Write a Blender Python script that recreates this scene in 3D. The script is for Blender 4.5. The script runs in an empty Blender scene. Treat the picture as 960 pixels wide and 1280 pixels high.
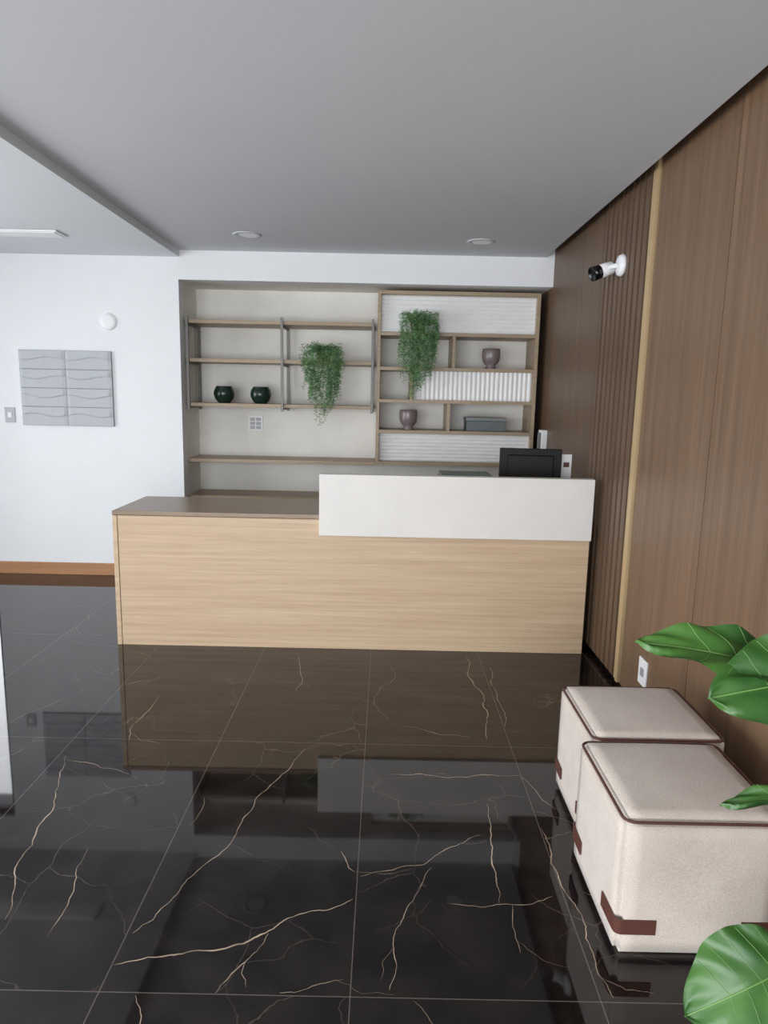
import bpy, bmesh, math, random
import numpy as np
from mathutils import Vector, Matrix
random.seed(7)
S=bpy.context.scene
S.view_settings.view_transform='Standard'
S.view_settings.exposure=0.0

# ------------------------------------------------------------------ materials
def srgb(r,g,b):
    f=lambda c:(c/255/12.92) if c/255<=0.04045 else ((c/255+0.055)/1.055)**2.4
    return (f(r),f(g),f(b),1)
def newmat(name):
    m=bpy.data.materials.new(name); m.use_nodes=True
    nt=m.node_tree; b=nt.nodes['Principled BSDF']
    return m,nt,b
def plain(name,col,rough=0.5,metal=0,var=0.04,scale=20,bump=0.0,spec=0.5):
    m,nt,b=newmat(name); N=nt.nodes; L=nt.links
    tc=N.new('ShaderNodeTexCoord'); n=N.new('ShaderNodeTexNoise'); n.inputs['Scale'].default_value=scale; n.inputs['Detail'].default_value=4
    L.new(tc.outputs['Object'],n.inputs['Vector'])
    r=N.new('ShaderNodeValToRGB'); r.color_ramp.elements[0].position=.3; r.color_ramp.elements[1].position=.7
    r.color_ramp.elements[0].color=[c*(1-var) for c in col[:3]]+[1]
    r.color_ramp.elements[1].color=[min(1,c*(1+var)) for c in col[:3]]+[1]
    L.new(n.outputs['Fac'],r.inputs['Fac']); L.new(r.outputs['Color'],b.inputs['Base Color'])
    b.inputs['Roughness'].default_value=rough; b.inputs['Metallic'].default_value=metal
    b.inputs['Specular IOR Level'].default_value=spec
    if bump:
        bp=N.new('ShaderNodeBump'); bp.inputs['Strength'].default_value=bump; bp.inputs['Distance'].default_value=.002
        L.new(n.outputs['Fac'],bp.inputs['Height']); L.new(bp.outputs['Normal'],b.inputs['Normal'])
    return m
def wood(name,c1,c2,stretch,rough=.45,scale=1.0):
    m,nt,b=newmat(name); N=nt.nodes; L=nt.links
    tc=N.new('ShaderNodeTexCoord'); mp=N.new('ShaderNodeMapping'); mp.inputs['Scale'].default_value=stretch
    L.new(tc.outputs['Object'],mp.inputs['Vector'])
    n=N.new('ShaderNodeTexNoise'); n.inputs['Scale'].default_value=3*scale; n.inputs['Detail'].default_value=8; n.inputs['Roughness'].default_value=.65; n.inputs['Distortion'].default_value=.15
    L.new(mp.outputs[0],n.inputs['Vector'])
    n2=N.new('ShaderNodeTexNoise'); n2.inputs['Scale'].default_value=18*scale; n2.inputs['Detail'].default_value=3
    L.new(mp.outputs[0],n2.inputs['Vector'])
    mx=N.new('ShaderNodeMath'); mx.operation='MULTIPLY_ADD'; mx.inputs[1].default_value=.35
    L.new(n2.outputs['Fac'],mx.inputs[0]); L.new(n.outputs['Fac'],mx.inputs[2])
    r=N.new('ShaderNodeValToRGB'); r.color_ramp.elements[0].position=.45; r.color_ramp.elements[1].position=.9
    r.color_ramp.elements[0].color=c1; r.color_ramp.elements[1].color=c2
    L.new(mx.outputs[0],r.inputs['Fac']); L.new(r.outputs['Color'],b.inputs['Base Color'])
    bp=N.new('ShaderNodeBump'); bp.inputs['Strength'].default_value=.1; bp.inputs['Distance'].default_value=.001
    L.new(mx.outputs[0],bp.inputs['Height']); L.new(bp.outputs['Normal'],b.inputs['Normal'])
    b.inputs['Roughness'].default_value=rough
    return m
M={}
M['wall']=plain('white_wall_paint',srgb(234,236,238),.75,var=.01,scale=6)
M['alcove']=plain('alcove_plaster',srgb(233,231,225),.8,var=.05,scale=4)
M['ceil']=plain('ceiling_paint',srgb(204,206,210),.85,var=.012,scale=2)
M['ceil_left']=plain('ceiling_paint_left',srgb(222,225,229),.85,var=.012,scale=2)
M['oak_h']=wood('light_oak_horizontal',srgb(182,154,124),srgb(208,184,154),(.35,4,16))
M['oak_top_shaded']=wood('oak_desktop_shaded',srgb(124,104,84),srgb(150,128,106),(.35,12,12),rough=.32)  # same oak, darkened: shading at the grazing view is painted into the colour
M['shelf']=wood('shelf_oak',srgb(146,127,103),srgb(174,154,128),(.8,6,12))
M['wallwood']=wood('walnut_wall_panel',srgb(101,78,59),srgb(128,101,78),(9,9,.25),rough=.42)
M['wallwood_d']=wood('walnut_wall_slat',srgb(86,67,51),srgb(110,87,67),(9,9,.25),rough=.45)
M['base']=wood('baseboard_wood',srgb(164,116,80),srgb(188,140,100),(.5,6,8))
M['gold']=plain('brass_strip',srgb(192,166,126),.42,metal=.2,var=.03)
M['dark']=plain('dark_recess',srgb(24,20,18),.8)
M['counter']=plain('white_counter_laminate',srgb(224,220,214),.5,var=.025,scale=5)
M['white']=plain('white_plastic',srgb(238,239,240),.4,var=.01)
M['flute']=plain('white_fluted_panel',srgb(238,238,237),.5,var=.01)
M['black']=plain('black_plastic',srgb(9,9,11),.5,spec=.25)
M['greypl']=plain('grey_plastic',srgb(120,122,124),.45)
M['metal']=plain('brushed_steel_post',srgb(118,116,112),.5,metal=.4)
M['greenpot']=plain('dark_green_glazed_ceramic',srgb(26,46,38),.2,var=.2,scale=8)
M['mauve']=plain('smoky_mauve_glass',srgb(126,113,114),.25,var=.1,scale=10)
M['brownpot']=plain('brown_pot',srgb(88,66,50),.6)
M['leather']=plain('brown_leather',srgb(88,52,42),.5,bump=.2,scale=60)
M['piping']=plain('brown_piping',srgb(84,50,42),.6)
M['art']=plain('grey_art_relief',srgb(186,189,193),.7,var=.02)
M['art2']=plain('grey_art_frame',srgb(150,153,157),.7,var=.02)
M['frame']=plain('window_frame_aluminium',srgb(60,60,62),.4,metal=.5)
M['lens']=plain('camera_lens_black',srgb(6,6,8),.15)
M['box']=plain('storage_box_greygreen',srgb(96,104,104),.5)
M['soil']=plain('soil',srgb(50,36,26),.9)
M['bark']=plain('fig_bark',srgb(96,78,58),.8,bump=.3)
M['pot']=plain('planter_ceramic',srgb(200,198,194),.4)
def fabric():
    m,nt,b=newmat('beige_boucle_fabric'); N=nt.nodes; L=nt.links
    tc=N.new('ShaderNodeTexCoord'); n=N.new('ShaderNodeTexNoise'); n.inputs['Scale'].default_value=260; n.inputs['Detail'].default_value=3
    n2=N.new('ShaderNodeTexNoise'); n2.inputs['Scale'].default_value=9; n2.inputs['Detail'].default_value=3
    L.new(tc.outputs['Object'],n.inputs['Vector']); L.new(tc.outputs['Object'],n2.inputs['Vector'])
    a=N.new('ShaderNodeMath'); a.operation='MULTIPLY_ADD'; a.inputs[1].default_value=.4; L.new(n2.outputs['Fac'],a.inputs[0]); L.new(n.outputs['Fac'],a.inputs[2])
    r=N.new('ShaderNodeValToRGB'); r.color_ramp.elements[0].position=.4; r.color_ramp.elements[1].position=.95
    r.color_ramp.elements[0].color=srgb(184,171,160); r.color_ramp.elements[1].color=srgb(216,205,194)
    L.new(a.outputs[0],r.inputs['Fac']); L.new(r.outputs['Color'],b.inputs['Base Color'])
    bp=N.new('ShaderNodeBump'); bp.inputs['Strength'].default_value=.3; bp.inputs['Distance'].default_value=.002
    L.new(n.outputs['Fac'],bp.inputs['Height']); L.new(bp.outputs['Normal'],b.inputs['Normal'])
    b.inputs['Roughness'].default_value=.95; b.inputs['Sheen Weight'].default_value=.2
    return m
M['fabric']=fabric()
def leafmat(name,c1,c2,rough=.4,scale=8):
    m,nt,b=newmat(name); N=nt.nodes; L=nt.links
    tc=N.new('ShaderNodeTexCoord'); n=N.new('ShaderNodeTexNoise'); n.inputs['Scale'].default_value=scale; n.inputs['Detail'].default_value=3
    L.new(tc.outputs['Object'],n.inputs['Vector'])
    r=N.new('ShaderNodeValToRGB'); r.color_ramp.elements[0].position=.35; r.color_ramp.elements[1].position=.65
    r.color_ramp.elements[0].color=c1; r.color_ramp.elements[1].color=c2
    L.new(n.outputs['Fac'],r.inputs['Fac']); L.new(r.outputs['Color'],b.inputs['Base Color'])
    b.inputs['Roughness'].default_value=rough
    return m
M['fern']=leafmat('fern_green',srgb(62,106,60),srgb(122,164,108),.6,30)
M['figleaf']=leafmat('fig_leaf_green',srgb(42,84,36),srgb(84,128,54),.35,6)
M['vein']=plain('leaf_vein',srgb(104,142,76),.4)
def marble():
    m,nt,b=newmat('black_marble_tile'); N=nt.nodes; L=nt.links
    def math_(op,a=None,bb=None,c=None):
        n=N.new('ShaderNodeMath'); n.operation=op
        for i,v in enumerate((a,bb,c)):
            if v is None: continue
            if isinstance(v,(int,float)): n.inputs[i].default_value=v
            else: L.new(v,n.inputs[i])
        return n.outputs[0]
    tc=N.new('ShaderNodeTexCoord'); sp=N.new('ShaderNodeSeparateXYZ'); L.new(tc.outputs['Object'],sp.inputs[0])
    tx=math_('DIVIDE',math_('ADD',sp.outputs[0],0.06+6.35),.635); ty=math_('DIVIDE',math_('ADD',sp.outputs[1],-1.508+6.4),1.28)
    fx=math_('FRACT',tx); fy=math_('FRACT',ty); ix=math_('FLOOR',tx); iy=math_('FLOOR',ty)
    ex=math_('MULTIPLY',math_('MINIMUM',fx,math_('SUBTRACT',1,fx)),.635)
    ey=math_('MULTIPLY',math_('MINIMUM',fy,math_('SUBTRACT',1,fy)),1.28)
    grout=math_('LESS_THAN',math_('MINIMUM',ex,ey),.0014)
    off=N.new('ShaderNodeCombineXYZ'); L.new(math_('MULTIPLY',ix,3.7),off.inputs[0]); L.new(math_('MULTIPLY',iy,5.3),off.inputs[1])
    L.new(math_('ADD',math_('MULTIPLY',ix,1.9),math_('MULTIPLY',iy,2.3)),off.inputs[2])
    va=N.new('ShaderNodeVectorMath'); va.operation='ADD'; L.new(tc.outputs['Object'],va.inputs[0]); L.new(off.outputs[0],va.inputs[1])
    dn=N.new('ShaderNodeTexNoise'); dn.inputs['Scale'].default_value=1.6; dn.inputs['Detail'].default_value=6; dn.inputs['Roughness'].default_value=.55
    L.new(va.outputs[0],dn.inputs['Vector'])
    vs=N.new('ShaderNodeVectorMath'); vs.operation='SCALE'; vs.inputs['Scale'].default_value=.35; L.new(dn.outputs['Color'],vs.inputs[0])
    v2=N.new('ShaderNodeVectorMath'); v2.operation='ADD'; L.new(va.outputs[0],v2.inputs[0]); L.new(vs.outputs[0],v2.inputs[1])
    vo=N.new('ShaderNodeTexVoronoi'); vo.feature='DISTANCE_TO_EDGE'; vo.inputs['Scale'].default_value=3.0; L.new(v2.outputs[0],vo.inputs['Vector'])
    r=N.new('ShaderNodeValToRGB'); r.color_ramp.elements[0].position=0; r.color_ramp.elements[0].color=(1,1,1,1); r.color_ramp.elements[1].position=.007; r.color_ramp.elements[1].color=(0,0,0,1)
    L.new(vo.outputs['Distance'],r.inputs['Fac'])
    mk=N.new('ShaderNodeTexNoise'); mk.inputs['Scale'].default_value=2.4; mk.inputs['Detail'].default_value=2; L.new(v2.outputs[0],mk.inputs['Vector'])
    r2=N.new('ShaderNodeValToRGB'); r2.color_ramp.elements[0].position=.42; r2.color_ramp.elements[1].position=.7; L.new(mk.outputs['Fac'],r2.inputs['Fac'])
    vein=math_('MULTIPLY',math_('MULTIPLY',r.outputs['Color'],r2.outputs['Color']),.2)
    n3=N.new('ShaderNodeTexNoise'); n3.inputs['Scale'].default_value=7; n3.inputs['Detail'].default_value=8; L.new(va.outputs[0],n3.inputs['Vector'])
    rb=N.new('ShaderNodeValToRGB'); rb.color_ramp.elements[0].position=.4; rb.color_ramp.elements[1].position=.75
    rb.color_ramp.elements[0].color=srgb(20,16,16); rb.color_ramp.elements[1].color=srgb(42,35,33)
    L.new(n3.outputs['Fac'],rb.inputs['Fac'])
    m1=N.new('ShaderNodeMix'); m1.data_type='RGBA'; L.new(vein,m1.inputs['Factor']); L.new(rb.outputs['Color'],m1.inputs['A']); m1.inputs['B'].default_value=srgb(190,170,150)
    m2=N.new('ShaderNodeMix'); m2.data_type='RGBA'; L.new(grout,m2.inputs['Factor']); L.new(m1.outputs['Result'],m2.inputs['A']); m2.inputs['B'].default_value=srgb(100,91,86)
    L.new(m2.outputs['Result'],b.inputs['Base Color'])
    b.inputs['Roughness'].default_value=.035
    b.inputs['Specular IOR Level'].default_value=.5
    return m
M['marble']=marble()
M['inlay']=plain('marble_vein_gold',srgb(172,152,132),.06,var=.6,scale=11)

# ------------------------------------------------------------------ helpers
def link(o,mat=None,parent=None):
    S.collection.objects.link(o)
    if mat: o.data.materials.append(mat)
    if parent:
        o.parent=parent; o.location=Vector(o.location)-parent.location
    return o
def empty(name,loc):
    e=bpy.data.objects.new(name,None); e.location=loc; e.empty_display_size=.1; S.collection.objects.link(e); return e
def meshobj(name,bm,loc,mat,parent=None,smooth=False):
    me=bpy.data.meshes.new(name); bmesh.ops.recalc_face_normals(bm,faces=bm.faces); bm.to_mesh(me); bm.free()
    if smooth:
        for p in me.polygons: p.use_smooth=True
    o=bpy.data.objects.new(name,me); o.location=loc
    return link(o,mat,parent)
def box(name,x0,x1,y0,y1,z0,z1,mat,parent=None,bevel=0,seg=2):
    c=Vector(((x0+x1)/2,(y0+y1)/2,(z0+z1)/2)); bm=bmesh.new(); bmesh.ops.create_cube(bm,size=1)
    for v in bm.verts: v.co=Vector((v.co.x*(x1-x0),v.co.y*(y1-y0),v.co.z*(z1-z0)))
    if bevel: bmesh.ops.bevel(bm,geom=bm.edges[:],offset=bevel,segments=seg,affect='EDGES',profile=.5)
    return meshobj(name,bm,c,mat,parent)
def boxes(name,lst,mat,parent=None,bevel=0):
    cs=Vector((sum(b[0]+b[1] for b in lst)/2/len(lst),sum(b[2]+b[3] for b in lst)/2/len(lst),sum(b[4]+b[5] for b in lst)/2/len(lst)))
    bm=bmesh.new()
    for b in lst:
        r=bmesh.ops.create_cube(bm,size=1); c=Vector(((b[0]+b[1])/2,(b[2]+b[3])/2,(b[4]+b[5])/2))-cs
        for v in r['verts']: v.co=Vector((v.co.x*(b[1]-b[0]),v.co.y*(b[3]-b[2]),v.co.z*(b[5]-b[4])))+c
    if bevel: bmesh.ops.bevel(bm,geom=bm.edges[:],offset=bevel,segments=2,affect='EDGES')
    return meshobj(name,bm,cs,mat,parent)
def lathe(name,prof,loc,mat,parent=None,seg=40,rot=None):
    bm=bmesh.new(); rings=[]
    for r,z in prof:
        rings.append([bm.verts.new((max(r,1e-4)*math.cos(2*math.pi*i/seg),max(r,1e-4)*math.sin(2*math.pi*i/seg),z)) for i in range(seg)])
    for a,b in zip(rings,rings[1:]):
        for i in range(seg): bm.faces.new((a[i],a[(i+1)%seg],b[(i+1)%seg],b[i]))
    bmesh.ops.remove_doubles(bm,verts=bm.verts,dist=2e-4)
    o=meshobj(name,bm,loc,mat,parent,True)
    if rot is not None: o.rotation_mode='QUATERNION'; o.rotation_quaternion=rot
    return o
def tube(name,pts,r,mat,parent=None,cyclic=False,origin=(0,0,0)):
    cu=bpy.data.curves.new(name,'CURVE'); cu.dimensions='3D'; cu.bevel_depth=r; cu.bevel_resolution=3
    sp=cu.splines.new('POLY'); sp.points.add(len(pts)-1)
    for p,q in zip(sp.points,pts): p.co=(*(Vector(q)-Vector(origin)),1)
    sp.use_cyclic_u=cyclic
    o=bpy.data.objects.new(name,cu); S.collection.objects.link(o); o.location=origin
    dg=bpy.context.evaluated_depsgraph_get(); me=bpy.data.meshes.new_from_object(o.evaluated_get(dg))
    bpy.data.objects.remove(o)
    o=bpy.data.objects.new(name,me); o.location=origin
    for p in me.polygons: p.use_smooth=True
    me.materials.clear()
    return link(o,mat,parent)

# ------------------------------------------------------------------ room shell
XR=1.26; XL=-4.2; YB=5.48; YA=5.98; YR=-2.5; ZC=2.56; ZL=2.51; XD=-1.6
box('floor',XL,XR+.15,YR,YA+.1,-.1,0,M['marble'])
fl=bpy.data.objects['floor']
for v in fl.data.vertices: v.co+=fl.location
fl.location=(0,0,0)
# calcite veins of the marble (cm on the floor: x,y, relative width)
VE=[(1.1,[(-27,278),(-40,249),(-46,235),(-49,212),(-59,192),(-64,175),(-68,170)]),(1.3,[(-130,264),(-122,238),(-117,214),(-115,199),(-110,187),(-106,174)]),(.7,[(-96,206),(-92,187),(-91,168)]),
(1.7,[(-7,185),(-23,178),(-31,171),(-42,165),(-58,162),(-69,159)]),(1.5,[(-30,171),(-36,159),(-40,151)]),(1.4,[(50,382),(49,350),(51,318),(48,285)]),(1.1,[(57,256),(28,253),(5,255)]),
(1.3,[(41,236),(39,214),(38,200),(37,184)]),(.9,[(-5,195),(15,201),(28,212),(36,217)]),(.9,[(-12,207),(-9,199),(-7,197)]),(.8,[(18,200),(12,187),(5,168),(4,153)]),
(1.3,[(58,222),(57,203),(60,185),(60,167),(61,152)]),(1.0,[(-110,322),(-111,297),(-109,278)]),(.8,[(-50,385),(-43,351),(-43,330)]),(.8,[(22,184),(41,184),(54,188)]),(.7,[(41,184),(40,166)]),
(.7,[(-24,151.5),(-17,153),(-8,156)]),(.8,[(-136,333),(-116,345)]),(.8,[(62,372),(59,327),(58,297)]),(.7,[(11,296),(28,288),(41,287)]),(.7,[(-129,261),(-111,255),(-93,247)]),(.6,[(-65,236),(-66,219)]),
(.6,[(57,256),(62,240),(70,229)]),(.6,[(64,190),(75,182),(84,170)]),(.6,[(-150,330),(-165,300),(-172,280)]),(.7,[(-180,262),(-165,240),(-160,215),(-140,190)]),
(.6,[(-230,480),(-200,455),(-195,420),(-180,400)]),(.6,[(-185,395),(-150,385),(-130,370)]),(.9,[(-60,150),(-50,135),(-35,122)]),(.9,[(10,150),(25,135),(30,115)]),(.5,[(5,300),(-3,325),(8,350),(2,380)])]
bm=bmesh.new(); rnd=random.Random(3)
def ribbon(pts,w):
    for it in range(4):
        q=[pts[0]]
        for a,b in zip(pts,pts[1:]):
            d=b-a; n=Vector((-d.y,d.x)); j=.10 if it<2 else .07; q+= [(a+b)/2+n*rnd.uniform(-j,j),b]
        pts=q
    L=[]; ww0=1
    for i,p in enumerate(pts):
        d=(pts[min(i+1,len(pts)-1)]-pts[max(i-1,0)])
        if d.length<1e-6: continue
        d.normalize(); n=Vector((-d.y,d.x)); t=i/(len(pts)-1)
        ww0=.8*ww0+.2*rnd.uniform(-.2,2.0)
        ww=w*(.2+.8*math.sin(math.pi*min(1,max(0,t)))**.5)*max(.25,ww0)
        L.append((bm.verts.new((p.x+n.x*ww,p.y+n.y*ww,.0005)),bm.verts.new((p.x-n.x*ww,p.y-n.y*ww,.0005))))
    for a,b in zip(L,L[1:]): bm.faces.new((a[0],a[1],b[1],b[0]))
    return pts
for w,P in VE:
    pts=ribbon([Vector((a/100,b/100)) for a,b in P],.0015*w)
    if rnd.random()<.55:
        i=rnd.randrange(len(pts)//5,len(pts)-4); p=pts[i]; dd=(pts[i+3]-p).normalized(); a=math.atan2(dd.y,dd.x)+rnd.choice((-.6,.6)); l=rnd.uniform(.08,.2)
        ribbon([p,p+Vector((math.cos(a),math.sin(a)))*l*.5,p+Vector((math.cos(a+.25),math.sin(a+.25)))*l],.0005*w)
meshobj('marble_veins',bm,Vector((0,0,0)),M['inlay'],fl)
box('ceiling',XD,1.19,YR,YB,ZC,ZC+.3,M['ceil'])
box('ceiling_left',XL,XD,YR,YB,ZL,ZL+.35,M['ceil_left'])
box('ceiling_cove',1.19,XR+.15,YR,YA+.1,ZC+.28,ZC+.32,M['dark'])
box('wall_right',XR+.03,XR+.15,YR,YA+.1,0,ZC+.28,M['dark'])
panels=[(-2.5,-1.22),(-1.214,-.354),(-.348,.442),(.448,1.082),(1.088,1.888),(1.894,2.677),(2.683,3.42)]
cl=empty('trim_wood_cladding',(XR,2,0))
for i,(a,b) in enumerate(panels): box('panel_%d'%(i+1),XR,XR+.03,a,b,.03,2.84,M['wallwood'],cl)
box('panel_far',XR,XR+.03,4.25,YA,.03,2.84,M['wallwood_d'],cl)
sl=[]
y=3.53
for i in range(9):
    sl.append((XR-.006,XR+.03,y,y+.06,.03,2.84)); y+=.08
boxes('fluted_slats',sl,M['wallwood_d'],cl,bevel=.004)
boxes('brass_profile',[(XR-.012,XR+.03,3.438,3.468,.03,2.84),(XR-.004,XR+.03,3.484,3.513,.03,2.84)],M['gold'],cl)
boxes('wall_back',[(-3.17,-1.61,YB,YB+.12,0,2.9),(-4.2,-4.1,YB,YB+.12,0,2.9),(-4.1,-3.17,YB,YB+.12,2.2,2.9),(-1.61,XR,YB,YB+.12,2.345,2.9)],M['wall'])
box('wall_alcove_back',-1.73,XR+.03,YA,YA+.1,0,2.5,M['alcove'])
box('wall_alcove_left',-1.73,-1.61,YB+.12,YA,0,2.5,M['alcove'])
box('wall_alcove_soffit',-1.61,XR,YB+.12,YA,2.345,2.5,M['alcove'])
box('baseboard_back',-3.17,-1.61,YB-.015,YB,0,.1,M['base'],bevel=.003)
boxes('wall_left',[(XL-.12,XL,YR,-1.6,0,2.9),(XL-.12,XL,4.6,YB+.12,0,2.9),(XL-.12,XL,-1.6,4.6,2.3,2.9),(XL-.12,XL,1.4,1.7,0,2.3)],M['wall'])
boxes('wall_rear',[(XL,XL+.5,YR-.12,YR,0,2.9),(.9,XR+.15,YR-.12,YR,0,2.9),(XL+.5,.9,YR-.12,YR,2.4,2.9)],M['wall'])
def glassmat():
    m=bpy.data.materials.new('window_glass'); m.use_nodes=True; nt=m.node_tree; nt.nodes.clear()
    o=nt.nodes.new('ShaderNodeOutputMaterial'); t=nt.nodes.new('ShaderNodeBsdfTransparent'); g=nt.nodes.new('ShaderNodeBsdfGlossy'); g.inputs['Roughness'].default_value=.02
    mx=nt.nodes.new('ShaderNodeMixShader'); f=nt.nodes.new('ShaderNodeFresnel'); f.inputs['IOR'].default_value=1.3
    nt.links.new(f.outputs[0],mx.inputs[0]); nt.links.new(t.outputs[0],mx.inputs[1]); nt.links.new(g.outputs[0],mx.inputs[2]); nt.links.new(mx.outputs[0],o.inputs[0])
    return m
M['glass']=glassmat()
def window(name,axis,c,a0,a1,z0,z1,nm):
    e=empty(name,(c,(a0+a1)/2,z0) if axis=='x' else ((a0+a1)/2,c,z0)); L=[];t=.03
    def add(u0,u1,w0,w1,th=.03):
        L.append((c-th,c+th,u0,u1,w0,w1) if axis=='x' else (u0,u1,c-th,c+th,w0,w1))
    add(a0,a1,z0,z0+.06); add(a0,a1,z1-.06,z1)
    for i in range(nm+1):
        u=a0+(a1-a0)*i/nm; add(max(a0,u-t),min(a1,u+t),z0,z1)
    boxes('frame',L,M['frame'],e)
    if axis=='x': box('pane',c-.004,c+.004,a0,a1,z0,z1,M['glass'],e)
    else: box('pane',a0,a1,c-.004,c+.004,z0,z1,M['glass'],e)
window('window_1','x',XL-.06,-1.6,1.4,0,2.3,3)
window('window_2','x',XL-.06,1.7,4.6,0,2.3,3)
window('window_3','y',YR-.06,XL+.5,.9,0,2.4,4)
window('door_1','y',YB+.06,-4.1,-3.17,0,2.2,1)

# ------------------------------------------------------------------ ceiling lights
for x,y in ((-.97,4.92),(.63,4.99)):
    e=empty('recessed_downlight',(x,y,ZC))
    lathe('trim_ring',[(.062,-.001),(.066,-.004),(.09,-.005),(.096,-.003),(.096,0)],(x,y,ZC),M['ceil'],e)
    lathe('diffuser',[(0,-.002),(.062,-.002)],(x,y,ZC),M['white'],e)
e=empty('ceiling_light_panel',(-2.6,4.75,ZL))
box('trim_frame',-3.05,-2.15,4.66,4.84,ZL-.012,ZL-.001,M['white'],e,bevel=.004)
box('diffuser',-3.03,-2.17,4.68,4.82,ZL-.016,ZL-.012,M['white'],e)

# ------------------------------------------------------------------ reception desk
D=3.92
e=empty('reception_desk',(-.2,4.2,0))
box('front_panel',-1.545,1.2,D,D+.03,.0,.785,M['oak_h'],e,bevel=.0015)
box('side_left',-1.575,-1.548,D-.002,D+.58,0,.785,M['oak_h'],e,bevel=.0015)
box('low_top',-1.575,-.33,D-.004,D+.58,.788,.812,M['oak_top_shaded'],e,bevel=.0015)
box('worktop',-.33,1.2,D+.03,D+.58,.735,.76,M['oak_top_shaded'],e,bevel=.0015)
box('side_right',1.17,1.2,D+.03,D+.58,0,.735,M['oak_h'],e)
box('inner_support',-.36,-.33,D+.03,D+.58,0,.787,M['oak_h'],e)
box('counter_front',-.372,1.2,D-.03,D+.0,.695,1.052,M['counter'],e,bevel=.002)
box('counter_end',-.372,-.34,D+.0,D+.035,.813,1.052,M['counter'],e,bevel=.001)
box('counter_back',-.34,1.2,D+.0,D+.035,.786,1.052,M['counter'],e)

e=empty('computer_monitor',(.905,4.28,.76))
box('screen_bezel',.715,1.095,4.262,4.285,.9,1.195,M['black'],e,bevel=.004)
box('rear_housing',.765,1.045,4.245,4.262,.93,1.155,M['black'],e,bevel=.006)
box('screen_glass',.725,1.085,4.285,4.288,.912,1.185,M['lens'],e)
box('stand_neck',.88,.93,4.255,4.28,.77,.92,M['black'],e)
box('stand_base',.795,1.015,4.2,4.38,.761,.773,M['black'],e,bevel=.004)
e.rotation_euler=(0,0,math.radians(-5))
e=empty('desktop_printer',(.5,4.26,.76))
box('body',.335,.665,4.12,4.4,.761,1.015,M['greypl'],e,bevel=.012)
box('lid',.345,.655,4.14,4.39,1.015,1.035,M['box'],e,bevel=.005)
box('paper_slot',.38,.62,4.115,4.122,.83,.86,M['black'],e)
e=empty('brochure_holder',(1.12,4.3,.76))
box('stand',1.11,1.17,4.32,4.37,.761,1.0,M['white'],e,bevel=.004)
box('brochure',1.11,1.172,4.312,4.319,.9,1.16,M['white'],e)
box('brochure_print',1.122,1.158,4.31,4.312,1.08,1.11,M['leather'],e)
e=empty('wall_intercom',(XR,5.42,1.17))
box('body',XR-.05,XR-.001,5.37,5.47,1.08,1.26,M['white'],e,bevel=.005)
box('screen',XR-.053,XR-.05,5.39,5.45,1.17,1.23,M['black'],e)
box('handset',XR-.075,XR-.05,5.372,5.387,1.1,1.24,M['greypl'],e,bevel=.004)

# ------------------------------------------------------------------ back credenza
e=empty('credenza',(-.2,5.78,0))
box('top',-1.6,1.2,5.6,5.975,.635,.66,M['shelf'],e,bevel=.002)
for i in range(4): box('door_%d'%i,-1.59+i*.695,-1.59+i*.695+.69,5.605,5.625,.06,.63,M['shelf'],e,bevel=.001)
box('carcass',-1.59,1.19,5.626,5.97,.06,.634,M['shelf'],e)
box('plinth',-1.57,1.17,5.66,5.95,0,.06,M['dark'],e)

# ------------------------------------------------------------------ suspended shelf unit
e=empty('wall_shelf_unit',(-.8,5.78,1.7))
for n,z in (('shelf_top',2.05),('shelf_mid',1.75),('shelf_low',1.40)):
    box(n,-1.605,-.1,5.60,5.96,z-.014,z+.014,M['shelf'],e,bevel=.002)
posts=[]
for x in (-1.585,-.835,-.115):
    for y in (5.588,5.93): posts.append((x-.01,x+.01,y-.011,y+.011,1.355,2.09))
    for z in (2.025,1.725,1.375): posts.append((x-.008,x+.008,5.599,5.92,z-.006,z+.006))
boxes('steel_posts',posts,M['metal'],e)
box('long_shelf',-1.605,-.082,5.62,5.975,.935,.962,M['shelf'],e,bevel=.002)

# ------------------------------------------------------------------ display cabinet
cx0,cx1,cy0,cy1=-.08,1.2,5.6,5.96
e=empty('display_cabinet',(.56,5.78,.95))
t=.026
box('side_left',cx0,cx0+t,cy0,cy1,.945,2.315,M['shelf'],e,bevel=.001)
box('side_right',cx1-t,cx1,cy0,cy1,.945,2.315,M['shelf'],e,bevel=.001)
zs=[2.302,1.985,1.715,1.46,1.215,.958]
for i,z in enumerate(zs): box('shelf_%d'%(i+1),cx0+t,cx1-t,cy0,cy1,z-.013,z+.013,M['shelf'],e,bevel=.001)
for n,x,a,b in (('divider_1',.53,1,2),('divider_2',.2,2,3),('divider_3',.505,3,4)):
    box(n,x-.012,x+.012,cy0+.005,cy1,zs[b]+.013,zs[a]-.013,M['shelf'],e)
box('back_panel',cx0+t,cx1-t,cy1,cy1+.012,.96,2.3,M['alcove'],e)
def corr(name,x0,x1,z0,z1,y,n,horiz):
    bm=bmesh.new(); k=8; A=.012; rows=[]
    for i in range(n*k+1):
        s=i/(n*k); d=-A*abs(math.sin(math.pi*n*s))
        if horiz: z=z0+(z1-z0)*s; a=(x0,y+d,z); b=(x1,y+d,z)
        else: x=x0+(x1-x0)*s; a=(x,y+d,z0); b=(x,y+d,z1)
        rows.append((bm.verts.new(a),bm.verts.new(b)))
    for p,q in zip(rows,rows[1:]): bm.faces.new((p[0],p[1],q[1],q[0]))
    for v in bm.verts: v.co-=Vector((.5,5.78,1.6))
    return meshobj(name,bm,Vector((.5,5.78,1.6)),M['flute'],e,True)
corr('fluted_top',cx0+t,cx1-t,zs[1]+.013,zs[0]-.013,5.66,9,True)
corr('fluted_mid',.212,cx1-t,zs[3]+.013,zs[2]-.013,5.66,26,False)
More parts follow.
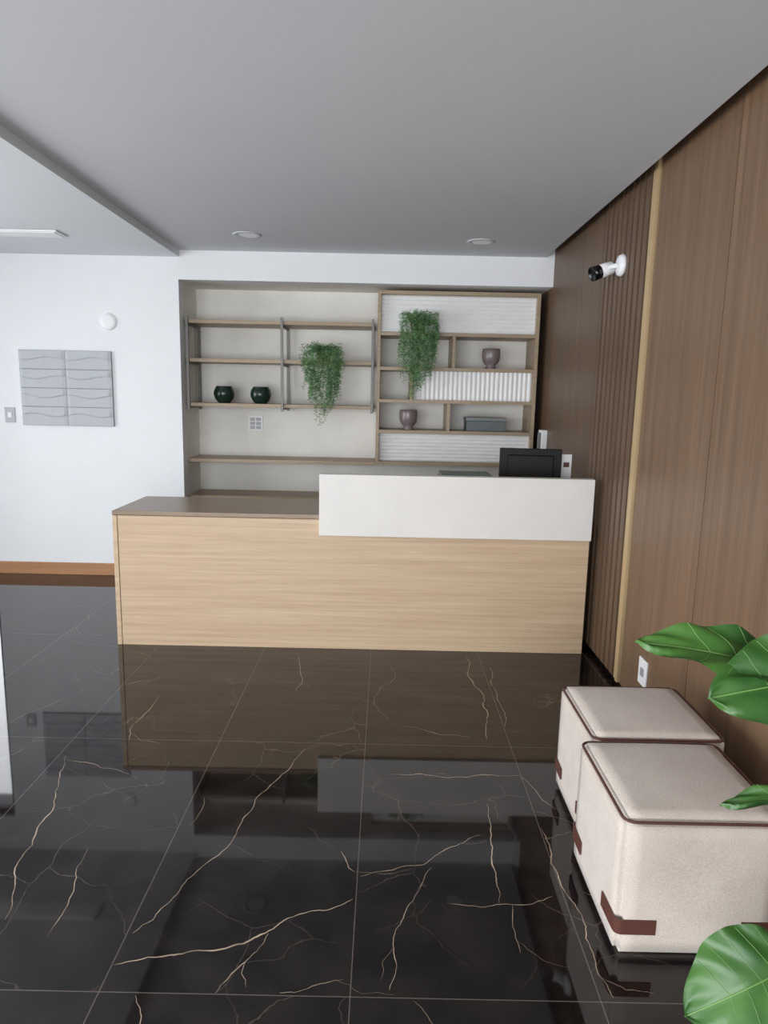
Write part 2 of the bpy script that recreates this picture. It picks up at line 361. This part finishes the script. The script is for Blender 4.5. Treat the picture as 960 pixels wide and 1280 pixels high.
corr('fluted_low',cx0+t,cx1-t,zs[5]+.013,zs[4]-.013,5.66,8,True)

# ------------------------------------------------------------------ vases
bowl=[(0,0),(.045,0),(.05,.006),(.07,.03),(.081,.06),(.082,.08),(.074,.105),(.062,.122),(.064,.128),(.058,.128),(.056,.12),(.066,.1),(.073,.075),(.066,.04),(.04,.015),(0,.012)]
for x in (-1.33,-1.03): lathe('bowl_vase',[(r*1.04,z*1.06) for r,z in bowl],(x,5.72,1.4145),M['greenpot'])
gob=[(0,0),(.04,0),(.043,.006),(.036,.018),(.034,.026),(.05,.04),(.064,.06),(.07,.09),(.07,.13),(.066,.152),(.062,.152),(.064,.13),(.064,.09),(.055,.06),(.03,.045),(0,.04)]
lathe('goblet_vase',[(r*1.05,z*1.06) for r,z in gob],(.84,5.69,1.7285),M['mauve'])
lathe('goblet_vase',[(r*1.05,z*1.06) for r,z in gob],(.185,5.69,1.4735-.245),M['mauve'])
e=empty('storage_box',(.83,5.75,1.228))
box('body',.66,.98,5.66,5.85,1.2285,1.31,M['box'],e,bevel=.004)
box('lid',.655,.985,5.655,5.855,1.311,1.34,M['greypl'],e,bevel=.004)
box('handle',.79,.85,5.648,5.66,1.26,1.272,M['metal'],e)

# ------------------------------------------------------------------ hanging ferns
def fern(x,y,z,yf,half,L,h,skew,seed):
    rnd=random.Random(seed); e=empty('hanging_fern',(x,y,z))
    lathe('pot',[(0,0),(.05,0),(.055,.01),(.068,.1),(.072,.1),(.072,.115),(.06,.115),(.056,.1),(0,.095)],(x,y,z),M['brownpot'],e)
    bm=bmesh.new()
    def leaf(p,d,ln,w):
        d=d.normalized(); s=d.cross(Vector((rnd.uniform(-1,1),rnd.uniform(-1,1),rnd.uniform(-1,1))));
        if s.length<1e-3:return
        s=s.normalized()*w
        a=bm.verts.new(p);b=bm.verts.new(p+d*ln*.5+s);c=bm.verts.new(p+d*ln);q=bm.verts.new(p+d*ln*.5-s)
        bm.faces.new((a,b,c,q))
    for i in range(88):
        sx=rnd.uniform(-half,half); yy=yf-rnd.uniform(0,.1)*(1-abs(sx)/half*.5)
        off=abs(sx-skew)/(half+abs(skew))
        l=L*(rnd.uniform(.25,1)**.7)*(1-.45*off); hh=h*rnd.uniform(.3,1)
        n=int(16+l*46); prev=None; wob=rnd.uniform(0,6); pull=rnd.uniform(.0,.4)
        for k in range(n+1):
            t=k/n; s=min(1,t/.3); s=1-(1-s)**2
            xx=sx*s; xx+= (skew-sx)*pull*max(0,t-.4)
            p=Vector((xx+.014*math.sin(wob+6*t),(yy-y)*s+.008*math.cos(wob+5*t),.1+hh*math.sin(math.pi*min(1,t/.4)*.8)-l*max(0,t-.22)/.78-(.1*s)))
            if prev is not None:
                leaf(prev,(p-prev),(p-prev).length*1.1,.0014)
                for q in range(3):
                    dd=Vector((rnd.uniform(-1,1),rnd.uniform(-1,.6),rnd.uniform(-.9,.5)))
                    leaf(p,dd,rnd.uniform(.014,.032),.0026)
            prev=p
    meshobj('fronds',bm,Vector((x,y,z)),M['fern'],e)
fern(-.51,5.67,1.7645,5.54,.155,.57,.13,.0,1)
fern(.24,5.67,1.9985,5.53,.15,.60,.15,-.03,2)

# ------------------------------------------------------------------ wall things
e=empty('wall_art_panel',(-2.505,YB,1.5))
ax0,ax1,az0,az1=-2.865,-2.145,1.215,1.795
box('backing',ax0,ax1,YB-.018,YB,az0,az1,M['art2'],e,bevel=.002)
cw=(ax1-ax0)/2; ch=(az1-az0)/4
for c in range(2):
    for r in range(4):
        bm=bmesh.new(); nx,nz=28,24; g=[]
        x0=ax0+c*cw+.003; z0=az0+r*ch+.003; w=cw-.006; hgt=ch-.006; ph=r*1.3
        for j in range(nz+1):
            row=[]
            for i in range(nx+1):
                u=i/nx; v=j/nz; wl=.6+.09*math.sin(2*math.pi*(u+c)*1.0+ph)
                dd=v-wl; d=.009*max(0,1-abs(dd)/(.07 if dd<0 else .45))+.004 
                edge=min(1,min(u,1-u)*14)
                row.append(bm.verts.new((x0+u*w+2.505,-.019-d*edge,z0+v*hgt-1.5)))
            g.append(row)
        for j in range(nz):
            for i in range(nx): bm.faces.new((g[j][i],g[j][i+1],g[j+1][i+1],g[j+1][i]))
        meshobj('relief_tile_%d_%d'%(c,r),bm,Vector((-2.505,YB,1.5)),M['art'],e)
R90=Matrix.Rotation(math.radians(90),3,'X').to_quaternion()
lathe('wall_sensor',[(0,.02),(.035,.02),(.052,.016),(.064,.008),(.066,0),(0,0)],(-2.16,YB,2.02),M['white'],rot=R90)
e=empty('light_switch',(-2.97,YB,1.29))
box('plate',-3.01,-2.93,YB-.009,YB,1.23,1.35,M['art'],e,bevel=.003)
box('rocker',-2.985,-2.955,YB-.013,YB-.009,1.27,1.31,M['white'],e,bevel=.001)
e=empty('switch_plate',(-1.12,YA,1.24))
box('plate',-1.185,-1.06,YA-.01,YA,1.18,1.305,M['white'],e,bevel=.003)
for i in range(2):
    for j in range(3): box('module_%d%d'%(i,j),-1.17+i*.052,-1.127+i*.052,YA-.014,YA-.01,1.192+j*.035,1.22+j*.035,M['art'],e,bevel=.002)
e=empty('power_outlet',(XR,3.12,.22))
box('plate',XR-.009,XR,3.07,3.17,.155,.285,M['white'],e,bevel=.003)
box('socket',XR-.012,XR-.009,3.1,3.14,.2,.24,M['art2'],e,bevel=.002)

e=empty('security_camera',(XR,3.97,2.23))
Ry=Vector((0,0,1)).rotation_difference(Vector((-1,0,0)))
lathe('mount_base',[(0,.03),(.03,.03),(.05,.025),(.058,.01),(.058,0),(0,0)],(XR-.006,3.86,2.215),M['white'],e,rot=Ry)
tube('arm',[(XR-.03,3.86,2.215),(XR-.06,3.885,2.21),(XR-.075,3.92,2.2)],.014,M['white'],e,origin=(XR,3.95,2.2))
dv=Vector((-.8,-.2,-.3)).normalized(); q=Vector((0,0,1)).rotation_difference(dv)
p0=Vector((XR-.042,3.93,2.215))
lathe('body',[(0,0),(.03,0),(.036,.006),(.036,.085),(0,.085)],p0,M['white'],e,rot=q)
lathe('lens_hood',[(.036,.0),(.038,.0),(.039,.045),(.036,.045),(.03,.04),(0,.036)],p0+dv*.08,M['lens'],e,rot=q)

# ------------------------------------------------------------------ poufs
def pouf(cx,cy,w,d,h,seed):
    e=empty('pouf',(cx,cy,0))
    bm=bmesh.new(); bmesh.ops.create_cube(bm,size=1)
    for v in bm.verts: v.co=Vector((v.co.x*w,v.co.y*d,v.co.z*(h-.003)))
    bmesh.ops.bevel(bm,geom=bm.edges[:],offset=.018,segments=5,affect='EDGES')
    bmesh.ops.subdivide_edges(bm,edges=[ed for ed in bm.edges if ed.calc_length()>.2],cuts=10,use_grid_fill=True)
    for v in bm.verts:
        x,y,z=v.co; fx=1-(2*x/w)**2; fy=1-(2*y/d)**2; fz=1-(2*z/h)**2
        if z>h/2-.03: v.co.z+=.016*max(0,fx)*max(0,fy)
        if abs(x)>w/2-.01: v.co.x+=math.copysign(.006*max(0,fy)*max(0,fz),x)
        if abs(y)>d/2-.01 : v.co.y+=math.copysign(.002*max(0,fx)*max(0,fz),y)
    meshobj('upholstery',bm,Vector((cx,cy,h/2+.0015)),M['fabric'],e,True)
    def rr(w,d,r,z,n=6):
        pts=[]
        for sx,sy,a0 in ((1,1,0),(-1,1,90),(-1,-1,180),(1,-1,270)):
            for k in range(n+1):
                a=math.radians(a0+90*k/n); pts.append((cx+sx*(w/2-r)+r*math.cos(a),cy+sy*(d/2-r)+r*math.sin(a),z))
        return pts
    tube('top_piping',rr(w-.004,d-.004,.03,h-.006),.0042,M['piping'],e,cyclic=True,origin=(cx,cy,h))
    for sx,sy in ((1,1),(-1,1),(-1,-1),(1,-1)):
        bm=bmesh.new(); path=[]; r=.018; ox=w/2+.005; oy=d/2+.0025; ln=.11
        path.append((ox+.0022,oy-ln))
        path.append((ox+.001,oy-.05))
        for k in range(7):
            a=math.radians(90*k/6); path.append((ox-r+r*math.cos(a),oy-r+r*math.sin(a)))
        path.append((ox-ln,oy+.0005))
        z0,z1=.075,.118
        a=[bm.verts.new((sx*x,sy*y,z0)) for x,y in path]; b=[bm.verts.new((sx*x,sy*y,z1)) for x,y in path]
        for i in range(len(path)-1): bm.faces.new((a[i],a[i+1],b[i+1],b[i]))
        o=meshobj('leather_strap',bm,Vector((cx,cy,0)),M['leather'],e)
        md=o.modifiers.new('s','SOLIDIFY'); md.thickness=.004; md.offset=0
pouf(.873,1.865,.44,.43,.41,1)
pouf(.92,2.306,.44,.42,.41,2)

# ------------------------------------------------------------------ fiddle leaf fig
FX,FY=1.0,1.12
e=empty('fiddle_leaf_fig',(FX,FY,0))
lathe('planter',[(0,0),(.11,0),(.12,.01),(.15,.3),(.155,.31),(.145,.31),(.14,.28),(0,.28)],(FX,FY,0),M['pot'],e)
lathe('soil',[(0,.283),(.139,.283)],(FX,FY,0),M['soil'],e)
tube('trunk',[(FX,FY,.25),(FX+.01,FY,.6),(FX-.01,FY+.01,.95),(FX,FY,1.35)],.011,M['bark'],e,origin=(FX,FY,0))
def figleaf(base,tip,width,up=(0,0,1),droop=.05,i=0):
    base=Vector(base); tip=Vector(tip); ax=tip-base; L=ax.length; ax.normalize(); up=Vector(up).normalized(); side=ax.cross(up).normalized(); nrm=side.cross(ax).normalized()
    bm=bmesh.new(); n=26; m=8; g=[]
    def surf(t,s):
        wv=width*((.5*math.sin(math.pi*t**.8)**.7+.5*math.sin(math.pi*t**1.5)**.8) if 0<t<1 else 0)
        return ax*L*t+side*s*wv*.5+nrm*(droop*math.sin(math.pi*t)-droop*.8*t*t+.18*abs(s)*wv*.5+.008*math.sin(t*26-abs(s)*7)*abs(s)-.004*math.exp(-(s*9)**2)*(wv/width))
    for k in range(n+1):
        g.append([bm.verts.new(surf(k/n,j/m)) for j in range(-m,m+1)])
    for k in range(n):
        for j in range(2*m): bm.faces.new((g[k][j],g[k][j+1],g[k+1][j+1],g[k+1][j]))
    bmesh.ops.remove_doubles(bm,verts=bm.verts,dist=1e-5)
    meshobj('leaf_%d'%i,bm,base,M['figleaf'],e,True)
    tube('midrib_%d'%i,[base+surf(x/16,0) for x in range(17)],.0015,M['vein'],e,origin=base)
    for k in range(3,21,3):
        for sg in (-1,1):
            q=[base+surf(min(.97,k/n+.1*f),sg*f*.95)+nrm*.0006 for f in (0,.2,.4,.6,.8,1)]
            tube('side_vein_%d_%d_%d'%(i,k,sg),q,.0006,M['vein'],e,origin=base)
    z=base.z
    tube('petiole_%d'%i,[(FX,FY,max(.3,z-.05)),((FX+base.x)/2,(FY+base.y)/2,z-.01),tuple(base)],.003,M['vein'],e,origin=base)
LV=[((.80,1.12,.99),(.43,1.08,1.125),.12,(.1,-.55,1),.03),
    ((.84,1.1,1.06),(.525,1.02,1.045),.17,(0,-.9,.7),.02),
    ((.90,1.12,.78),(.605,1.1,.825),.06,(0,-.3,1),.03),
    ((.82,1.14,.48),(.575,1.08,.40),.2,(-.3,-.8,.7),.04),
    ((.95,1.0,.95),(.93,.70,.98),.17,(0,0,1),.05),
    ((1.03,1.2,1.2),(1.05,1.5,1.32),.16,(0,0,1),.05),
    ((.95,1.1,1.3),(.72,.98,1.5),.15,(0,-.3,1),.05),
    ((1.03,1.05,1.3),(1.1,.8,1.5),.15,(0,0,1),.05),
    ((1.05,1.05,.7),(1.1,.75,.72),.16,(0,0,1),.05)]
for i,(b,t_,w,u,dr) in enumerate(LV): figleaf(b,t_,w,u,dr,i=i+1)

# ------------------------------------------------------------------ lights
def area(name,loc,rot,sx,sy,power,col):
    l=bpy.data.lights.new(name,'AREA'); l.shape='RECTANGLE'; l.size=sx; l.size_y=sy; l.energy=power; l.color=col
    o=bpy.data.objects.new(name,l); o.location=loc; o.rotation_euler=rot; S.collection.objects.link(o); return o
cool=(.945,.968,1)
area('daylight_left_window',(XL-.3,1.5,1.2),(0,math.radians(-90),0),2.3,6.4,255,cool)
area('daylight_rear_window',(-1.4,YR-.3,1.25),(math.radians(90),0,0),4.8,2.4,315,cool)
area('daylight_door',(-3.65,YB+.5,1.2),(math.radians(-90),0,0),1.1,2.2,35,cool)
w=bpy.data.worlds.new('World'); S.world=w; w.use_nodes=True; bg=w.node_tree.nodes['Background']; bg.inputs[0].default_value=(.86,.93,1,1); bg.inputs[1].default_value=.8

# ------------------------------------------------------------------ camera
f=859.2; pi,ro,ya=np.radians([9.609,1.189,0.011])
F=Vector((math.sin(ya)*math.cos(pi),math.cos(ya)*math.cos(pi),-math.sin(pi)))
R0=Vector((math.cos(ya),-math.sin(ya),0)); U0=R0.cross(F)
Rr=R0*math.cos(ro)+U0*math.sin(ro); U=-R0*math.sin(ro)+U0*math.cos(ro)
cd=bpy.data.cameras.new('camera'); cam=bpy.data.objects.new('camera',cd); S.collection.objects.link(cam)
cam.matrix_world=Matrix(((Rr.x,U.x,-F.x,0),(Rr.y,U.y,-F.y,0),(Rr.z,U.z,-F.z,1.5),(0,0,0,1)))
cd.sensor_fit='VERTICAL'; cd.sensor_height=36; cd.lens=f/1280*36; cd.clip_start=.05
S.camera=cam
